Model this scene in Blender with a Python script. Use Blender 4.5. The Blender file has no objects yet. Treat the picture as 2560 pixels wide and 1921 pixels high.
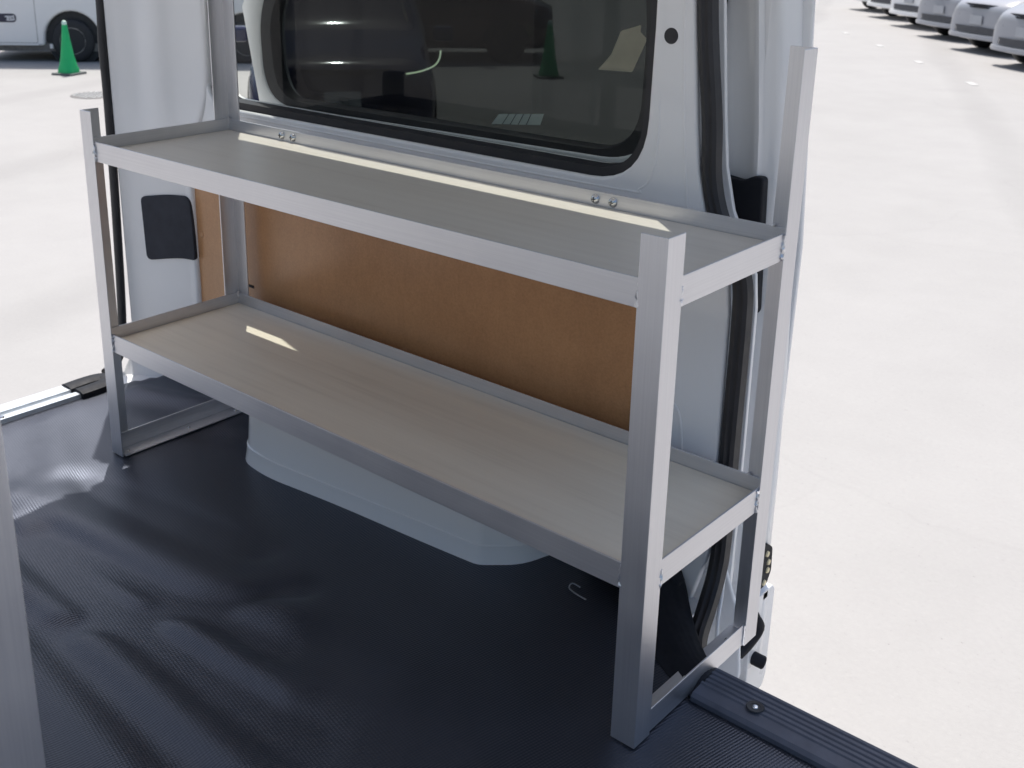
import bpy, bmesh, math, random
from mathutils import Vector, Matrix
random.seed(7)
S = bpy.context.scene
COL = S.collection
PI = math.pi
R = math.radians

# ------------------------------------------------------------------ materials
def mat(name):
    m = bpy.data.materials.new(name); m.use_nodes = True
    nt = m.node_tree; nt.nodes.clear()
    out = nt.nodes.new('ShaderNodeOutputMaterial')
    return m, nt, out
def N(nt, typ, **kw):
    n = nt.nodes.new(typ)
    for k, v in kw.items():
        if hasattr(n, k) and k not in n.inputs: setattr(n, k, v)
        else: n.inputs[k].default_value = v
    return n
def coords(nt, scale=(1,1,1), rot=(0,0,0)):
    tc = N(nt, 'ShaderNodeTexCoord'); mp = N(nt, 'ShaderNodeMapping')
    mp.inputs['Scale'].default_value = scale; mp.inputs['Rotation'].default_value = rot
    nt.links.new(tc.outputs['Object'], mp.inputs['Vector'])
    return mp.outputs['Vector']
def noise(nt, vec, scale, detail=4, rough=.55):
    n = N(nt, 'ShaderNodeTexNoise'); n.inputs['Scale'].default_value = scale
    n.inputs['Detail'].default_value = detail; n.inputs['Roughness'].default_value = rough
    nt.links.new(vec, n.inputs['Vector']); return n.outputs['Fac']
def ramp(nt, fac, stops):
    r = N(nt, 'ShaderNodeValToRGB'); e = r.color_ramp.elements
    while len(e) < len(stops): e.new(.5)
    for el, (p, c) in zip(e, stops):
        el.position = p; el.color = (c[0], c[1], c[2], 1) if not isinstance(c, (int, float)) else (c, c, c, 1)
    nt.links.new(fac, r.inputs['Fac']); return r.outputs['Color']
def bump(nt, h, strength, dist=.002):
    b = N(nt, 'ShaderNodeBump'); b.inputs['Strength'].default_value = strength; b.inputs['Distance'].default_value = dist
    nt.links.new(h, b.inputs['Height']); return b.outputs['Normal']
def principled(nt, out, **kw):
    p = N(nt, 'ShaderNodeBsdfPrincipled')
    for k, v in kw.items():
        k = k.replace('_', ' ')
        if isinstance(v, bpy.types.NodeSocket): nt.links.new(v, p.inputs[k])
        else: p.inputs[k].default_value = (*v, 1) if isinstance(v, tuple) and len(v) == 3 else v
    nt.links.new(p.outputs[0], out.inputs['Surface']); return p
def simple(name, col, rough=.5, metal=0., var=.06, nscale=6, coat=0., bumps=0., bscale=300, spec=.5):
    m, nt, out = mat(name)
    v = coords(nt)
    f = noise(nt, v, nscale)
    c = ramp(nt, f, [(.3, tuple(x*(1-var) for x in col)), (.7, tuple(min(1, x*(1+var)) for x in col))])
    r = ramp(nt, noise(nt, v, nscale*2.3), [(.3, rough*.9), (.7, min(1, rough*1.12))])
    kw = dict(Base_Color=c, Roughness=r, Metallic=metal, Specular_IOR_Level=spec)
    if coat: kw['Coat_Weight'] = coat; kw['Coat_Roughness'] = .06
    if bumps: kw['Normal'] = bump(nt, noise(nt, v, bscale, 3), bumps)
    principled(nt, out, **kw); return m
def aluminium(name, axis):
    m, nt, out = mat(name)
    sc = [420, 420, 420]; sc[axis] = 5
    v = coords(nt, tuple(sc))
    f = noise(nt, v, 1.0, 3)
    v2 = coords(nt)
    f2 = noise(nt, v2, 7, 4)
    mx = N(nt, 'ShaderNodeMix', data_type='FLOAT'); mx.inputs[0].default_value = .5
    nt.links.new(f, mx.inputs[2]); nt.links.new(f2, mx.inputs[3])
    c = ramp(nt, mx.outputs[0], [(.3, (.66, .66, .69)), (.7, (.78, .78, .80))])
    r = ramp(nt, mx.outputs[0], [(.3, .36), (.7, .47)])
    principled(nt, out, Base_Color=c, Roughness=r, Metallic=.92, Normal=bump(nt, f, .08, .0006)); return m
def plywood(name, k):
    m, nt, out = mat(name)
    v = coords(nt, (2.2, 60, 60)); g = noise(nt, v, 1.0, 6, .65)
    v2 = coords(nt, (3.0, 9, 9)); g2 = noise(nt, v2, 1.0, 3)
    mx = N(nt, 'ShaderNodeMix', data_type='FLOAT'); mx.inputs[0].default_value = .35
    nt.links.new(g, mx.inputs[2]); nt.links.new(g2, mx.inputs[3])
    c = ramp(nt, mx.outputs[0], [(p_, tuple(min(1, a*b) for a, b in zip(c_, k))) for p_, c_ in [(.25, (.62, .57, .49)), (.46, (.71, .66, .58)), (.58, (.735, .687, .605)), (.78, (.78, .735, .655))]])
    principled(nt, out, Base_Color=c, Roughness=.40, Specular_IOR_Level=.6, Normal=bump(nt, g, .10, .001)); return m
def hardboard():
    m, nt, out = mat('hardboard')
    v = coords(nt)
    f = noise(nt, v, 210, 5, .75); f2 = noise(nt, v, 4, 4); f3 = noise(nt, coords(nt, (90, 90, 30)), 1.0, 2)
    mx = N(nt, 'ShaderNodeMix', data_type='FLOAT'); mx.inputs[0].default_value = .5
    nt.links.new(f2, mx.inputs[2]); nt.links.new(f, mx.inputs[3])
    m2 = N(nt, 'ShaderNodeMix', data_type='FLOAT'); m2.inputs[0].default_value = .12
    nt.links.new(mx.outputs[0], m2.inputs[2]); nt.links.new(f3, m2.inputs[3])
    c = ramp(nt, m2.outputs[0], [(.30, (.36, .175, .075)), (.5, (.50, .255, .115)), (.70, (.60, .325, .155))])
    principled(nt, out, Base_Color=c, Roughness=.30, Specular_IOR_Level=.42, Normal=bump(nt, f, .14, .0007)); return m
def mat_rubber():
    m, nt, out = mat('ribbed_mat')
    v = coords(nt, (1, 1, 1), (0, 0, R(12)))
    w = N(nt, 'ShaderNodeTexWave', wave_type='BANDS', bands_direction='X'); w.inputs['Scale'].default_value = 66
    w.inputs['Distortion'].default_value = .25; w.inputs['Detail'].default_value = 1
    nt.links.new(v, w.inputs['Vector'])
    w2 = N(nt, 'ShaderNodeTexWave', wave_type='BANDS', bands_direction='Y'); w2.inputs['Scale'].default_value = 60
    nt.links.new(v, w2.inputs['Vector'])
    mx = N(nt, 'ShaderNodeMix', data_type='FLOAT'); mx.inputs[0].default_value = .33
    nt.links.new(w.outputs['Fac'], mx.inputs[2]); nt.links.new(w2.outputs['Fac'], mx.inputs[3])
    vv = coords(nt); f = noise(nt, vv, 9, 5, .6)
    c = ramp(nt, f, [(.3, (.020, .022, .028)), (.7, (.029, .031, .039))])
    r = ramp(nt, f, [(.3, .33), (.7, .39)])
    principled(nt, out, Base_Color=c, Roughness=r, Specular_IOR_Level=.85, Specular_Tint=(.72, .79, 1.0), Sheen_Weight=.02, Sheen_Tint=(.6, .7, 1.0), Normal=bump(nt, mx.outputs[0], .5, .0012)); return m
def ribbed_plastic(name, col):
    return simple(name, col, .6, var=.12, nscale=30, bumps=.1, bscale=500, spec=.2)
def ground_mat():
    m, nt, out = mat('pale_asphalt')
    v = coords(nt)
    f1 = noise(nt, v, .22, 5, .6); f2 = noise(nt, v, 60, 3, .75); f3 = noise(nt, v, 2.0, 6, .7)
    col = ramp(nt, f1, [(.3, (.358, .348, .339)), (.7, (.392, .382, .373))])
    layers = [ramp(nt, f2, [(.22, .62), (.33, .96), (.66, 1.0), (.80, 1.12)]), ramp(nt, f3, [(.3, .955), (.65, 1.012)])]
    # faint tyre tracks curving through the yard
    w = N(nt, 'ShaderNodeTexWave', wave_type='BANDS', bands_direction='X'); w.inputs['Scale'].default_value = .16
    w.inputs['Distortion'].default_value = 5; w.inputs['Detail'].default_value = 3; w.inputs['Detail Scale'].default_value = .5
    nt.links.new(coords(nt, (1, .55, 1), (0, 0, R(-35))), w.inputs['Vector'])
    layers.append(ramp(nt, w.outputs['Fac'], [(.0, .93), (.10, 1.0), (1, 1.0)]))
    # hairline cracks
    vo = N(nt, 'ShaderNodeTexVoronoi', feature='DISTANCE_TO_EDGE'); vo.inputs['Scale'].default_value = .33
    nz = N(nt, 'ShaderNodeTexNoise'); nz.inputs['Scale'].default_value = 1.3; nz.inputs['Detail'].default_value = 4
    nt.links.new(v, nz.inputs['Vector'])
    ad = N(nt, 'ShaderNodeMix', data_type='RGBA', blend_type='LINEAR_LIGHT'); ad.inputs[0].default_value = .35
    nt.links.new(v, ad.inputs[6]); nt.links.new(nz.outputs['Color'], ad.inputs[7]); nt.links.new(ad.outputs[2], vo.inputs['Vector'])
    layers.append(ramp(nt, vo.outputs['Distance'], [(.0, .972), (.0035, .993), (.007, 1.0)]))
    for l in layers:
        m1 = N(nt, 'ShaderNodeMix', data_type='RGBA', blend_type='MULTIPLY'); m1.inputs[0].default_value = 1
        nt.links.new(col, m1.inputs[6]); nt.links.new(l, m1.inputs[7]); col = m1.outputs[2]
    principled(nt, out, Base_Color=col, Roughness=.9, Specular_IOR_Level=.2, Normal=bump(nt, f2, .3, .004)); return m
def glass(name, tint, f0=.04):
    m, nt, out = mat(name)
    v = coords(nt)
    t = N(nt, 'ShaderNodeBsdfTransparent')
    c = ramp(nt, noise(nt, v, 3), [(.3, tuple(x*.97 for x in tint)), (.7, tint)])
    nt.links.new(c, t.inputs['Color'])
    g = N(nt, 'ShaderNodeBsdfGlossy'); g.inputs['Roughness'].default_value = .0
    lw = N(nt, 'ShaderNodeLayerWeight'); lw.inputs['Blend'].default_value = .5
    pw = N(nt, 'ShaderNodeMath', operation='POWER'); pw.inputs[1].default_value = 5; nt.links.new(lw.outputs['Facing'], pw.inputs[0])
    ma = N(nt, 'ShaderNodeMath', operation='MULTIPLY_ADD'); ma.inputs[1].default_value = 1-f0; ma.inputs[2].default_value = f0
    nt.links.new(pw.outputs[0], ma.inputs[0])
    mx = N(nt, 'ShaderNodeMixShader')
    nt.links.new(ma.outputs[0], mx.inputs[0]); nt.links.new(t.outputs[0], mx.inputs[1]); nt.links.new(g.outputs[0], mx.inputs[2])
    nt.links.new(mx.outputs[0], out.inputs['Surface']); return m

M = {}
M['alu_x'] = aluminium('brushed_aluminium_long', 0)
M['alu_y'] = aluminium('brushed_aluminium_cross', 1)
M['alu_z'] = aluminium('brushed_aluminium_upright', 2)
M['weld'] = simple('weld_bead', (.80, .80, .82), .3, .9, .12, 60)
M['bolt'] = simple('zinc_bolt', (.72, .73, .74), .18, 1., .08, 80)
M['ply'] = plywood('plywood', (1, 1, 1)); M['ply_low'] = plywood('plywood_lightened', (1.22, 1.20, 1.12))  # same plywood; lower shelf's missing fill light put into its colour
M['hard'] = hardboard()
M['matr'] = mat_rubber()
M['paint'] = simple('white_body_paint', (.86, .865, .87), .3, 0, .015, 3, coat=1.)
M['paint_in'] = simple('white_inner_paint', (.85, .858, .87), .34, 0, .015, 4, coat=.6)
M['archpaint'] = simple('gloss_white_paint', (.95, .94, .925), .2, 0, .005, 4, coat=.6)
M['rubber'] = simple('black_rubber', (.022, .022, .026), .5, 0, .15, 20, bumps=.1)
M['trim'] = ribbed_plastic('navy_scuff_plastic', (.115, .122, .150))
M['blackp'] = ribbed_plastic('black_plastic', (.018, .019, .024))
M['cover'] = ribbed_plastic('charcoal_cover_plastic', (.040, .044, .058))
M['ground'] = ground_mat()
M['paintline'] = simple('white_road_paint', (.47, .46, .445), .7, 0, .06, 20)
M['glass'] = glass('clear_tinted_glass', (.78, .81, .79), .016)
M['privacy'] = glass('privacy_glass', (.042, .047, .047), .005)
M['cleargl'] = glass('clear_glass', (.93, .95, .94))
M['carglass'] = simple('dark_car_glass', (.02, .024, .028), .05, 0, .2, 3, spec=.8)
M['carwhite'] = simple('car_white', (.80, .80, .80), .25, 0, .01, 2, coat=.6)
M['carshade'] = simple('car_white_shaded', (.33, .34, .37), .3, .0, .02, 2, coat=.4)  # white car paint greyed: shade on the noses put into the colour
M['carnavy'] = simple('car_navy', (.018, .022, .070), .07, 0, .1, 2, coat=.0)
M['carmaroon'] = simple('car_maroon', (.05, .012, .014), .2, .2, .1, 2, coat=.8)
M['tyre'] = simple('tyre_rubber', (.028, .029, .032), .75, 0, .15, 25)
M['rim'] = simple('steel_rim', (.56, .57, .58), .35, .6, .08, 20)
M['chrome'] = simple('chrome', (.8, .8, .8), .08, 1., .03, 20)
M['lamp'] = simple('headlamp_lens', (.20, .21, .23), .08, .3, .2, 30, coat=1.)
M['cone'] = simple('green_cone_plastic', (.015, .47, .15), .42, 0, .08, 8)
M['conetip'] = simple('pale_cone_tip', (.62, .82, .70), .45)
M['conebase'] = simple('grey_cone_base', (.10, .11, .11), .7)
M['plate'] = simple('licence_plate_white', (.72, .73, .72), .4)
M['ink'] = simple('plate_green_ink', (.02, .05, .035), .5)
M['iron'] = simple('cast_iron', (.16, .155, .15), .65, .2, .2, 25)
M['galv'] = simple('galvanised_sill', (.60, .64, .68), .42, .7, .08, 30)
M['badge'] = simple('navy_badge', (.018, .02, .05), .35)
M['white_ink'] = simple('badge_white', (.78, .78, .80), .5)
M['clearplastic'] = simple('milky_plastic', (.30, .31, .33), .3)
m_, nt_, o_ = mat('glowing_lens_glint'); em = N(nt_, 'ShaderNodeEmission'); em.inputs['Strength'].default_value = 9
nt_.links.new(ramp(nt_, noise(nt_, coords(nt_), 5), [(.3, (.8, 1, .6)), (.7, (.9, 1, .85))]), em.inputs['Color']); nt_.links.new(em.outputs[0], o_.inputs['Surface']); M['lensglint'] = m_  # emission for a lens-edge glint, not a lit lamp
M['dullplate'] = simple('dull_plate', (.42, .43, .45), .5)
M['intake'] = simple('grey_intake_plastic', (.06, .062, .07), .6)
M['brass'] = simple('pale_brass', (.80, .70, .45), .4, .3, .05, 40)
M['groundrefl'] = simple('painted_ground_reflection', (.50, .46, .37), .6, 0, .06, 30)
M['slotrefl'] = simple('painted_slot_reflection', (.50, .56, .53), .5)
M['conc'] = simple('pale_concrete', (.74, .74, .70), .8, 0, .06, 30)

# ------------------------------------------------------------------ mesh helpers
def obj(name, bm, m, parent=None, loc=None, smooth=False, bev=0, bseg=2, ang=35):
    bm.normal_update()
    me = bpy.data.meshes.new(name); bm.to_mesh(me); bm.free()
    o = bpy.data.objects.new(name, me); COL.objects.link(o)
    for x in (m if isinstance(m, (list, tuple)) else [m]): me.materials.append(x)
    if parent: o.parent = parent
    if loc: o.location = loc
    if smooth:
        for p in me.polygons: p.use_smooth = True
        try: me.set_sharp_from_angle(angle=R(ang))
        except Exception: pass
    if bev:
        b = o.modifiers.new('bevel', 'BEVEL'); b.width = bev; b.segments = bseg; b.limit_method = 'ANGLE'; b.angle_limit = R(40)
        b.harden_normals = False
    return o
def BM(): return bmesh.new()
def box(bm, x0, x1, y0, y1, z0, z1):
    vs = [bm.verts.new(p) for p in [(x0,y0,z0),(x1,y0,z0),(x1,y1,z0),(x0,y1,z0),(x0,y0,z1),(x1,y0,z1),(x1,y1,z1),(x0,y1,z1)]]
    for f in [(0,3,2,1),(4,5,6,7),(0,1,5,4),(1,2,6,5),(2,3,7,6),(3,0,4,7)]: bm.faces.new([vs[i] for i in f])
    return vs
def prism(bm, poly, fn, d0, d1):
    """poly in 2D, fn(u, v, d) -> 3D"""
    a = [bm.verts.new(fn(u, v, d0)) for u, v in poly]; b = [bm.verts.new(fn(u, v, d1)) for u, v in poly]
    n = len(poly)
    bm.faces.new(a[::-1]); bm.faces.new(b)
    for i in range(n): bm.faces.new([a[i], a[(i+1) % n], b[(i+1) % n], b[i]])
    bmesh.ops.recalc_face_normals(bm, faces=bm.faces[:])
XZ = lambda u, v, d: (u, d, v)
YZ = lambda u, v, d: (d, u, v)
XY = lambda u, v, d: (u, v, d)
def rpoly(pts, r, n=6):
    """round the corners of a polygon; r scalar or list"""
    out = []; L = len(pts)
    for i, p in enumerate(pts):
        rr = r[i] if isinstance(r, (list, tuple)) else r
        p = Vector(p); a = Vector(pts[i-1]); b = Vector(pts[(i+1) % L])
        if rr <= 0: out.append(tuple(p)); continue
        da = (a-p); db = (b-p); k = min(rr, da.length*.49, db.length*.49)
        pa = p+da.normalized()*k; pb = p+db.normalized()*k
        for j in range(n+1):
            t = j/n; q = pa*(1-t)**2+p*2*t*(1-t)+pb*t*t
            out.append(tuple(q))
    return out
def plate(name, outer, holes, y0, y1, m, parent, bevel=0, plane='XZ', mats=None):
    """flat sheet with holes, from a filled 2D curve turned into a mesh"""
    cu = bpy.data.curves.new(name, 'CURVE'); cu.dimensions = '2D'; cu.fill_mode = 'BOTH'
    for poly in [outer]+holes:
        sp = cu.splines.new('POLY'); sp.points.add(len(poly)-1)
        for p, (u, v) in zip(sp.points, poly): p.co = (u, v, 0, 1)
        sp.use_cyclic_u = True
    th = abs(y1-y0)
    cu.extrude = max(th/2-bevel, .0002); cu.bevel_depth = bevel; cu.bevel_resolution = 3; cu.offset = -bevel
    to = bpy.data.objects.new('tmp', cu); COL.objects.link(to)
    bpy.context.view_layer.update()
    me = bpy.data.meshes.new_from_object(to.evaluated_get(bpy.context.evaluated_depsgraph_get()))
    bpy.data.objects.remove(to); bpy.data.curves.remove(cu)
    mid = (y0+y1)/2
    for v in me.vertices:
        u, w, d = v.co
        v.co = {'XZ': (u, mid-d, w), 'YZ': (mid+d, u, w), 'XY': (u, w, mid+d)}[plane]
    bm = BM(); bm.from_mesh(me); bpy.data.meshes.remove(me)
    bmesh.ops.remove_doubles(bm, verts=bm.verts[:], dist=1e-5)
    bmesh.ops.recalc_face_normals(bm, faces=bm.faces[:])
    return obj(name, bm, m, parent, smooth=bevel > 0)
def pane(name, poly, y, m, parent=None):
    bm = BM(); bm.faces.new([bm.verts.new((u, y, v)) for u, v in poly])
    return obj(name, bm, m, parent)
def smooth_path(pts, n=8):
    P = [Vector(p) for p in pts]; out = []
    for i in range(len(P)-1):
        p0 = P[max(i-1, 0)]; p1 = P[i]; p2 = P[i+1]; p3 = P[min(i+2, len(P)-1)]
        for j in range(n):
            t = j/n
            out.append(.5*((2*p1)+(p2-p0)*t+(2*p0-5*p1+4*p2-p3)*t*t+(3*p1-p0-3*p2+p3)*t**3))
    out.append(P[-1]); return out
def sweep(bm, path, prof, ref, closed=False, caps=True, scl=None):
    """prof: list of (a, b); a along side = t x ref, b along n = side x t"""
    rings = []; L = len(path)
    for i, p in enumerate(path):
        if closed: t = (path[(i+1) % L]-path[i-1]).normalized()
        else: t = (path[min(i+1, L-1)]-path[max(i-1, 0)]).normalized()
        rf = ref(i) if callable(ref) else Vector(ref)
        s = t.cross(rf)
        if s.length < 1e-5: s = t.orthogonal()
        s.normalize(); n = s.cross(t)
        k = scl(i/(L-1)) if scl else 1
        rings.append([bm.verts.new(p+s*a*k+n*b*k) for a, b in prof])
    m = len(prof)
    for i in range(L if closed else L-1):
        A = rings[i]; B = rings[(i+1) % L]
        for j in range(m): bm.faces.new([A[j], A[(j+1) % m], B[(j+1) % m], B[j]])
    if caps and not closed:
        bm.faces.new(rings[0]); bm.faces.new(rings[-1][::-1])
    bmesh.ops.recalc_face_normals(bm, faces=bm.faces[:])
def circ(r, n=12, ry=None): return [(r*math.cos(2*PI*i/n), (ry or r)*math.sin(2*PI*i/n)) for i in range(n)]
def lathe(bm, prof, n=32, axis='z', c=(0,0,0)):
    rings = []
    for r, h in prof:
        ring = []
        for i in range(n):
            a = 2*PI*i/n; x, y = r*math.cos(a), r*math.sin(a)
            p = {'z': (x, y, h), 'y': (x, h, y), 'x': (h, x, y)}[axis]
            ring.append(bm.verts.new((p[0]+c[0], p[1]+c[1], p[2]+c[2])))
        rings.append(ring)
    for A, B in zip(rings, rings[1:]):
        for j in range(n): bm.faces.new([A[j], A[(j+1) % n], B[(j+1) % n], B[j]])
    if prof[0][0] > 1e-6: bm.faces.new(rings[0])
    if prof[-1][0] > 1e-6: bm.faces.new(rings[-1][::-1])
    bmesh.ops.remove_doubles(bm, verts=bm.verts[:], dist=1e-6)
    bmesh.ops.recalc_face_normals(bm, faces=bm.faces[:])
def tag(o, label=None, cat=None, group=None, kind=None):
    if label: o['label'] = label
    if cat: o['category'] = cat
    if group: o['group'] = group
    if kind: o['kind'] = kind
    return o
def empty(name, loc=(0,0,0), rz=0):
    o = bpy.data.objects.new(name, None); COL.objects.link(o); o.empty_display_size = .1
    o.location = loc; o.rotation_euler = (0, 0, rz); return o
def kids(o): return [c for c in bpy.data.objects if c.parent == o]
def copy_tree(o, parent=None):
    c = o.copy(); COL.objects.link(c)
    if parent: c.parent = parent
    for ch in kids(o): copy_tree(ch, c)
    return c

def split(o):
    """separate an object's loose pieces into objects of their own with the same name and parent"""
    bm = bmesh.new(); bm.from_mesh(o.data); seen = set(); comps = []
    for v in bm.verts:
        if v in seen: continue
        st = [v]; seen.add(v); c = set()
        while st:
            q = st.pop(); c.add(q)
            for e in q.link_edges:
                w_ = e.other_vert(q)
                if w_ not in seen: seen.add(w_); st.append(w_)
        comps.append(c)
    idx = [set(v.index for v in c) for c in comps]; bm.free()
    if len(idx) < 2: return [o]
    out = [o]; src = o.data
    for k, ids in enumerate(idx):
        b = bmesh.new(); b.from_mesh(src); b.verts.ensure_lookup_table()
        bmesh.ops.delete(b, geom=[v for v in b.verts if v.index not in ids], context='VERTS')
        me = bpy.data.meshes.new(o.name.split('.')[0]); b.to_mesh(me); b.free()
        for m_ in src.materials: me.materials.append(m_)
        if k == 0: o.data = me
        else:
            c = o.copy(); c.data = me; COL.objects.link(c); out.append(c)
    return out
GZ = -.62                                   # ground level, the van floor is z = 0
# ------------------------------------------------------------------ ground
bm = BM(); s = 160
g = bmesh.ops.create_grid(bm, x_segments=8, y_segments=8, size=s)
ground = obj('ground', bm, M['ground'], loc=(0, 0, GZ)); tag(ground, kind='structure')

# ------------------------------------------------------------------ the van
van = empty('cargo_van', (.5, -.38, GZ))
tag(van, 'white cargo van with open sliding doors seen from inside around the shelf rack', 'van')
bpy.context.view_layer.update()
class _P: pass
def vp(o):                                   # parent to the van, keep world coordinates
    o.parent = van; o.matrix_parent_inverse = van.matrix_world.inverted(); return o
def sub(o, p):
    o.parent = p; o.matrix_parent_inverse = Matrix.Identity(4); return o

YM = -.38                                    # mirror plane of the van body
def mirror_y(o, parent=None):
    """mesh copied to the opposite side wall (mirrored mesh data)"""
    c = o.copy(); c.data = o.data.copy(); COL.objects.link(c)
    for v in c.data.vertices: v.co.y = 2*YM-v.co.y
    c.data.flip_normals()
    if parent: c.parent = parent
    return c

# inner side panel with window opening, edge along the weatherstrip of the sliding door opening
b_edge = [(1.120,1.268),(1.132,1.0),(1.150,.82),(1.160,.74),(1.178,.672),(1.205,.618),(1.226,.575),(1.232,.52),(1.234,.27),(1.234,.09),(1.22,.03),(1.20,-.04),(1.19,-.2)]
win = rpoly([(-.125,.700),(1.060,.700),(1.064,.95),(1.062,1.25),(-.10,1.25)], [.07,.11,.0,.06,.08], 8)
panel_outer = b_edge[::-1]+[(-.30,1.268),(-.30,-.2)]
side = vp(plate('side_wall', panel_outer, [win], .390, .404, M['paint_in'], None, .006))
skin_edge = [(1.135,1.272),(1.150,1.0),(1.168,.82),(1.178,.74),(1.196,.672),(1.223,.618),(1.244,.575),(1.25,.52),(1.252,.27),(1.252,.0),(1.25,-.25)]
skin_win = rpoly([(-.112,.714),(1.046,.714),(1.050,.95),(1.048,1.258),(-.088,1.258)], [.06,.10,.0,.05,.07], 8)
skin = vp(plate('outer_skin', skin_edge[::-1]+[(-.385,1.272),(-.385,-.30)], [skin_win], .446, .455, M['paint'], None, .002))
qg = vp(pane('quarter_window', rpoly([(-.118,.706),(1.053,.706),(1.057,.95),(1.055,1.252),(-.095,1.252)], [.06,.10,.0,.05,.07], 8), .4342, M['glass']))
# rubber seal round the quarter window
wp = rpoly([(-.120,.706),(1.054,.706),(1.058,.95),(1.056,1.258),(-.095,1.258)], [.065,.105,.0,.055,.075], 10)
bm = BM(); sweep(bm, [Vector((u, .418, v)) for u, v in wp], [(-.009,-.016),(.009,-.016),(.011,.012),(-.011,.012)], (0,1,0), closed=True)
qs = vp(obj('window_seal', bm, M['rubber'], None, smooth=True))
# pressed creases of the panel: beads beside the door edge and under the window
bm = BM()
sweep(bm, smooth_path([(1.108,.3925,1.23),(1.118,.3925,.95),(1.134,.3925,.76),(1.146,.3925,.665),(1.146,.3925,.56)]), circ(.0036, 10, .0036), (0,1,0))
sweep(bm, smooth_path([(-.10,.391,.688),(.5,.391,.686),(1.0,.391,.687),(1.055,.391,.695),(1.078,.391,.73),(1.083,.391,.80),(1.078,.393,.9)]), circ(.0024, 10), (0,1,0))
sweep(bm, smooth_path([(1.05,.391,.655),(1.085,.391,.668),(1.108,.391,.664),(1.116,.391,.645),(1.114,.391,.60)]), circ(.0025, 10), (0,1,0))
bead = obj('pressed_bead', bm, M['paint_in'], None, smooth=True); sub(bead, side); split(bead)
# a shallow recessed bay at the foot of the pillar
bm = BM(); sweep(bm, smooth_path([(1.10,.391,.62),(1.105,.391,.44),(1.125,.391,.36),(1.16,.391,.32),(1.17,.391,.2),(1.165,.391,.05)]), circ(.003, 10), (0,1,0))
sub(obj('pressed_bead', bm, M['paint_in'], None, smooth=True), side)
bm = BM(); lathe(bm, [(0,.3885),(.0115,.3885),(.0125,.390),(.0125,.392)], 24, 'y', (1.095,0,.942))
sub(obj('hole_plug', bm, M['rubber'], None, smooth=True), side)

# rear corner pillar: a main flat face turned 15 degrees, rolled edges, flared foot
PX0, PY0, PX1, PY1 = -.20, .375, -.38, .325
def psurf(x): return PY0+(x-PX0)*(PY1-PY0)/(PX1-PX0)
zs = [-.02, 0, .02, .045, .08, .14, .25, .40, .55, .62, .66, .70, .76, .85, .95, 1.1, 1.268]
bm = BM(); rings = []
for z in zs:
    k = max(0, min(1, (z-.55)/.2)); k = k*k*(3-2*k)
    xr = -.192+(.075)*k                       # right edge moves toward the window above the belt
    foot = max(0, 1-z/.09)**2 if z < .09 else 0
    sec = [(-.392, .345), (-.402, .325-.01*foot), (-.404, .310-.025*foot), (-.397, .309-.035*foot), (-.385, psurf(-.385)-.004-.035*foot),
           (-.36, psurf(-.36)-.03*foot), (-.33, psurf(-.33)-.02*foot+.010*k), (-.29, psurf(-.29)-.01*foot-.004*k), (-.25, psurf(-.25)-.007*k), (-.225, psurf(-.225)+.004*k),
           (xr-.022-.02*k, psurf(-.21)+.012*k), (xr-.008, .3735+.012*k), (xr, .378+.014*k), (xr+.002, .388+.02*k), (xr+.001, .402+.02*k)]
    rings.append([bm.verts.new((x, y, z)) for x, y in sec])
for A, B in zip(rings, rings[1:]):
    for j in range(len(A)-1): bm.faces.new([A[j], A[j+1], B[j+1], B[j]])
bmesh.ops.recalc_face_normals(bm, faces=bm.faces[:])
pil = vp(obj('rear_pillar', bm, M['paint_in'], None, smooth=True, ang=60))
mod = pil.modifiers.new('sub', 'SUBSURF'); mod.levels = 1; mod.render_levels = 2
# black service cover on the pillar
cp = rpoly([(-.339,.293),(-.261,.309),(-.225,.314),(-.191,.313),(-.192,.40),(-.196,.473),(-.259,.471),(-.344,.456)], [.018,.04,.03,.010,.1,.022,.04,.014], 5)
bm = BM(); prism(bm, cp, lambda u, v, d: (u, psurf(u)+d, v), -.0055, .004)
sub(obj('pillar_cover', bm, M['cover'], None, bev=.002), pil)

# roof, rear header, added sun block above the door
bm = BM()
box(bm, -.275, 1.50, -.80, .435, 1.290, 1.312)
roof = vp(obj('roof', bm, M['paint_in'], None, bev=.004))
bm = BM()
for y0, y1 in ((.404, .467), (-.86, -.80)):
    box(bm, -.36, 1.50, y0, y1, 1.275, 1.312)
box(bm, 1.072, 1.9, .468, .61, 1.280, 1.310)  # unseen overhang added to keep sun off scuff plate and board end
rr_ = vp(obj('roof_rail_and_sunblock', bm, M['paint'], None, bev=.003)); split(rr_)
bm = BM()
box(bm, -.325, -.296, .245, .38, 1.262, 1.290)  # unseen tab added to stop stray sun on the lower shelf corner
box(bm, -.295, -.265, -.17, .38, 1.265, 1.290); box(bm, -.295, -.265, -.80, -.19, 1.265, 1.290)
box(bm, -.302, -.255, .17, .24, 1.24, 1.265)
split(vp(obj('rear_header_and_sun_tab', bm, M['paint_in'], None, bev=.004)))

# hardboard lining, slots and plugs on it
hb = vp(plate('hardboard_panel', rpoly([(-.30,.165),(1.088,.165),(1.088,.645),(-.30,.645)], .02, 4), [], .3845, .3885, M['hard'], None, .0008))
def dot(u, v, r, nm='trim_plug'):
    bm = BM(); lathe(bm, [(0,.3828),(r*.8,.3830),(r,.3842),(r,.386)], 16, 'y', (u, 0, v)); sub(obj(nm, bm, M['hard'], None, smooth=True), hb)
dot(-.175,.382,.009); dot(.52,.262,.011)
bm = BM(); box(bm, -.012, .022, .3836, .386, .288, .2945); sub(obj('slot', bm, M['blackp'], None), hb)

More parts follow.
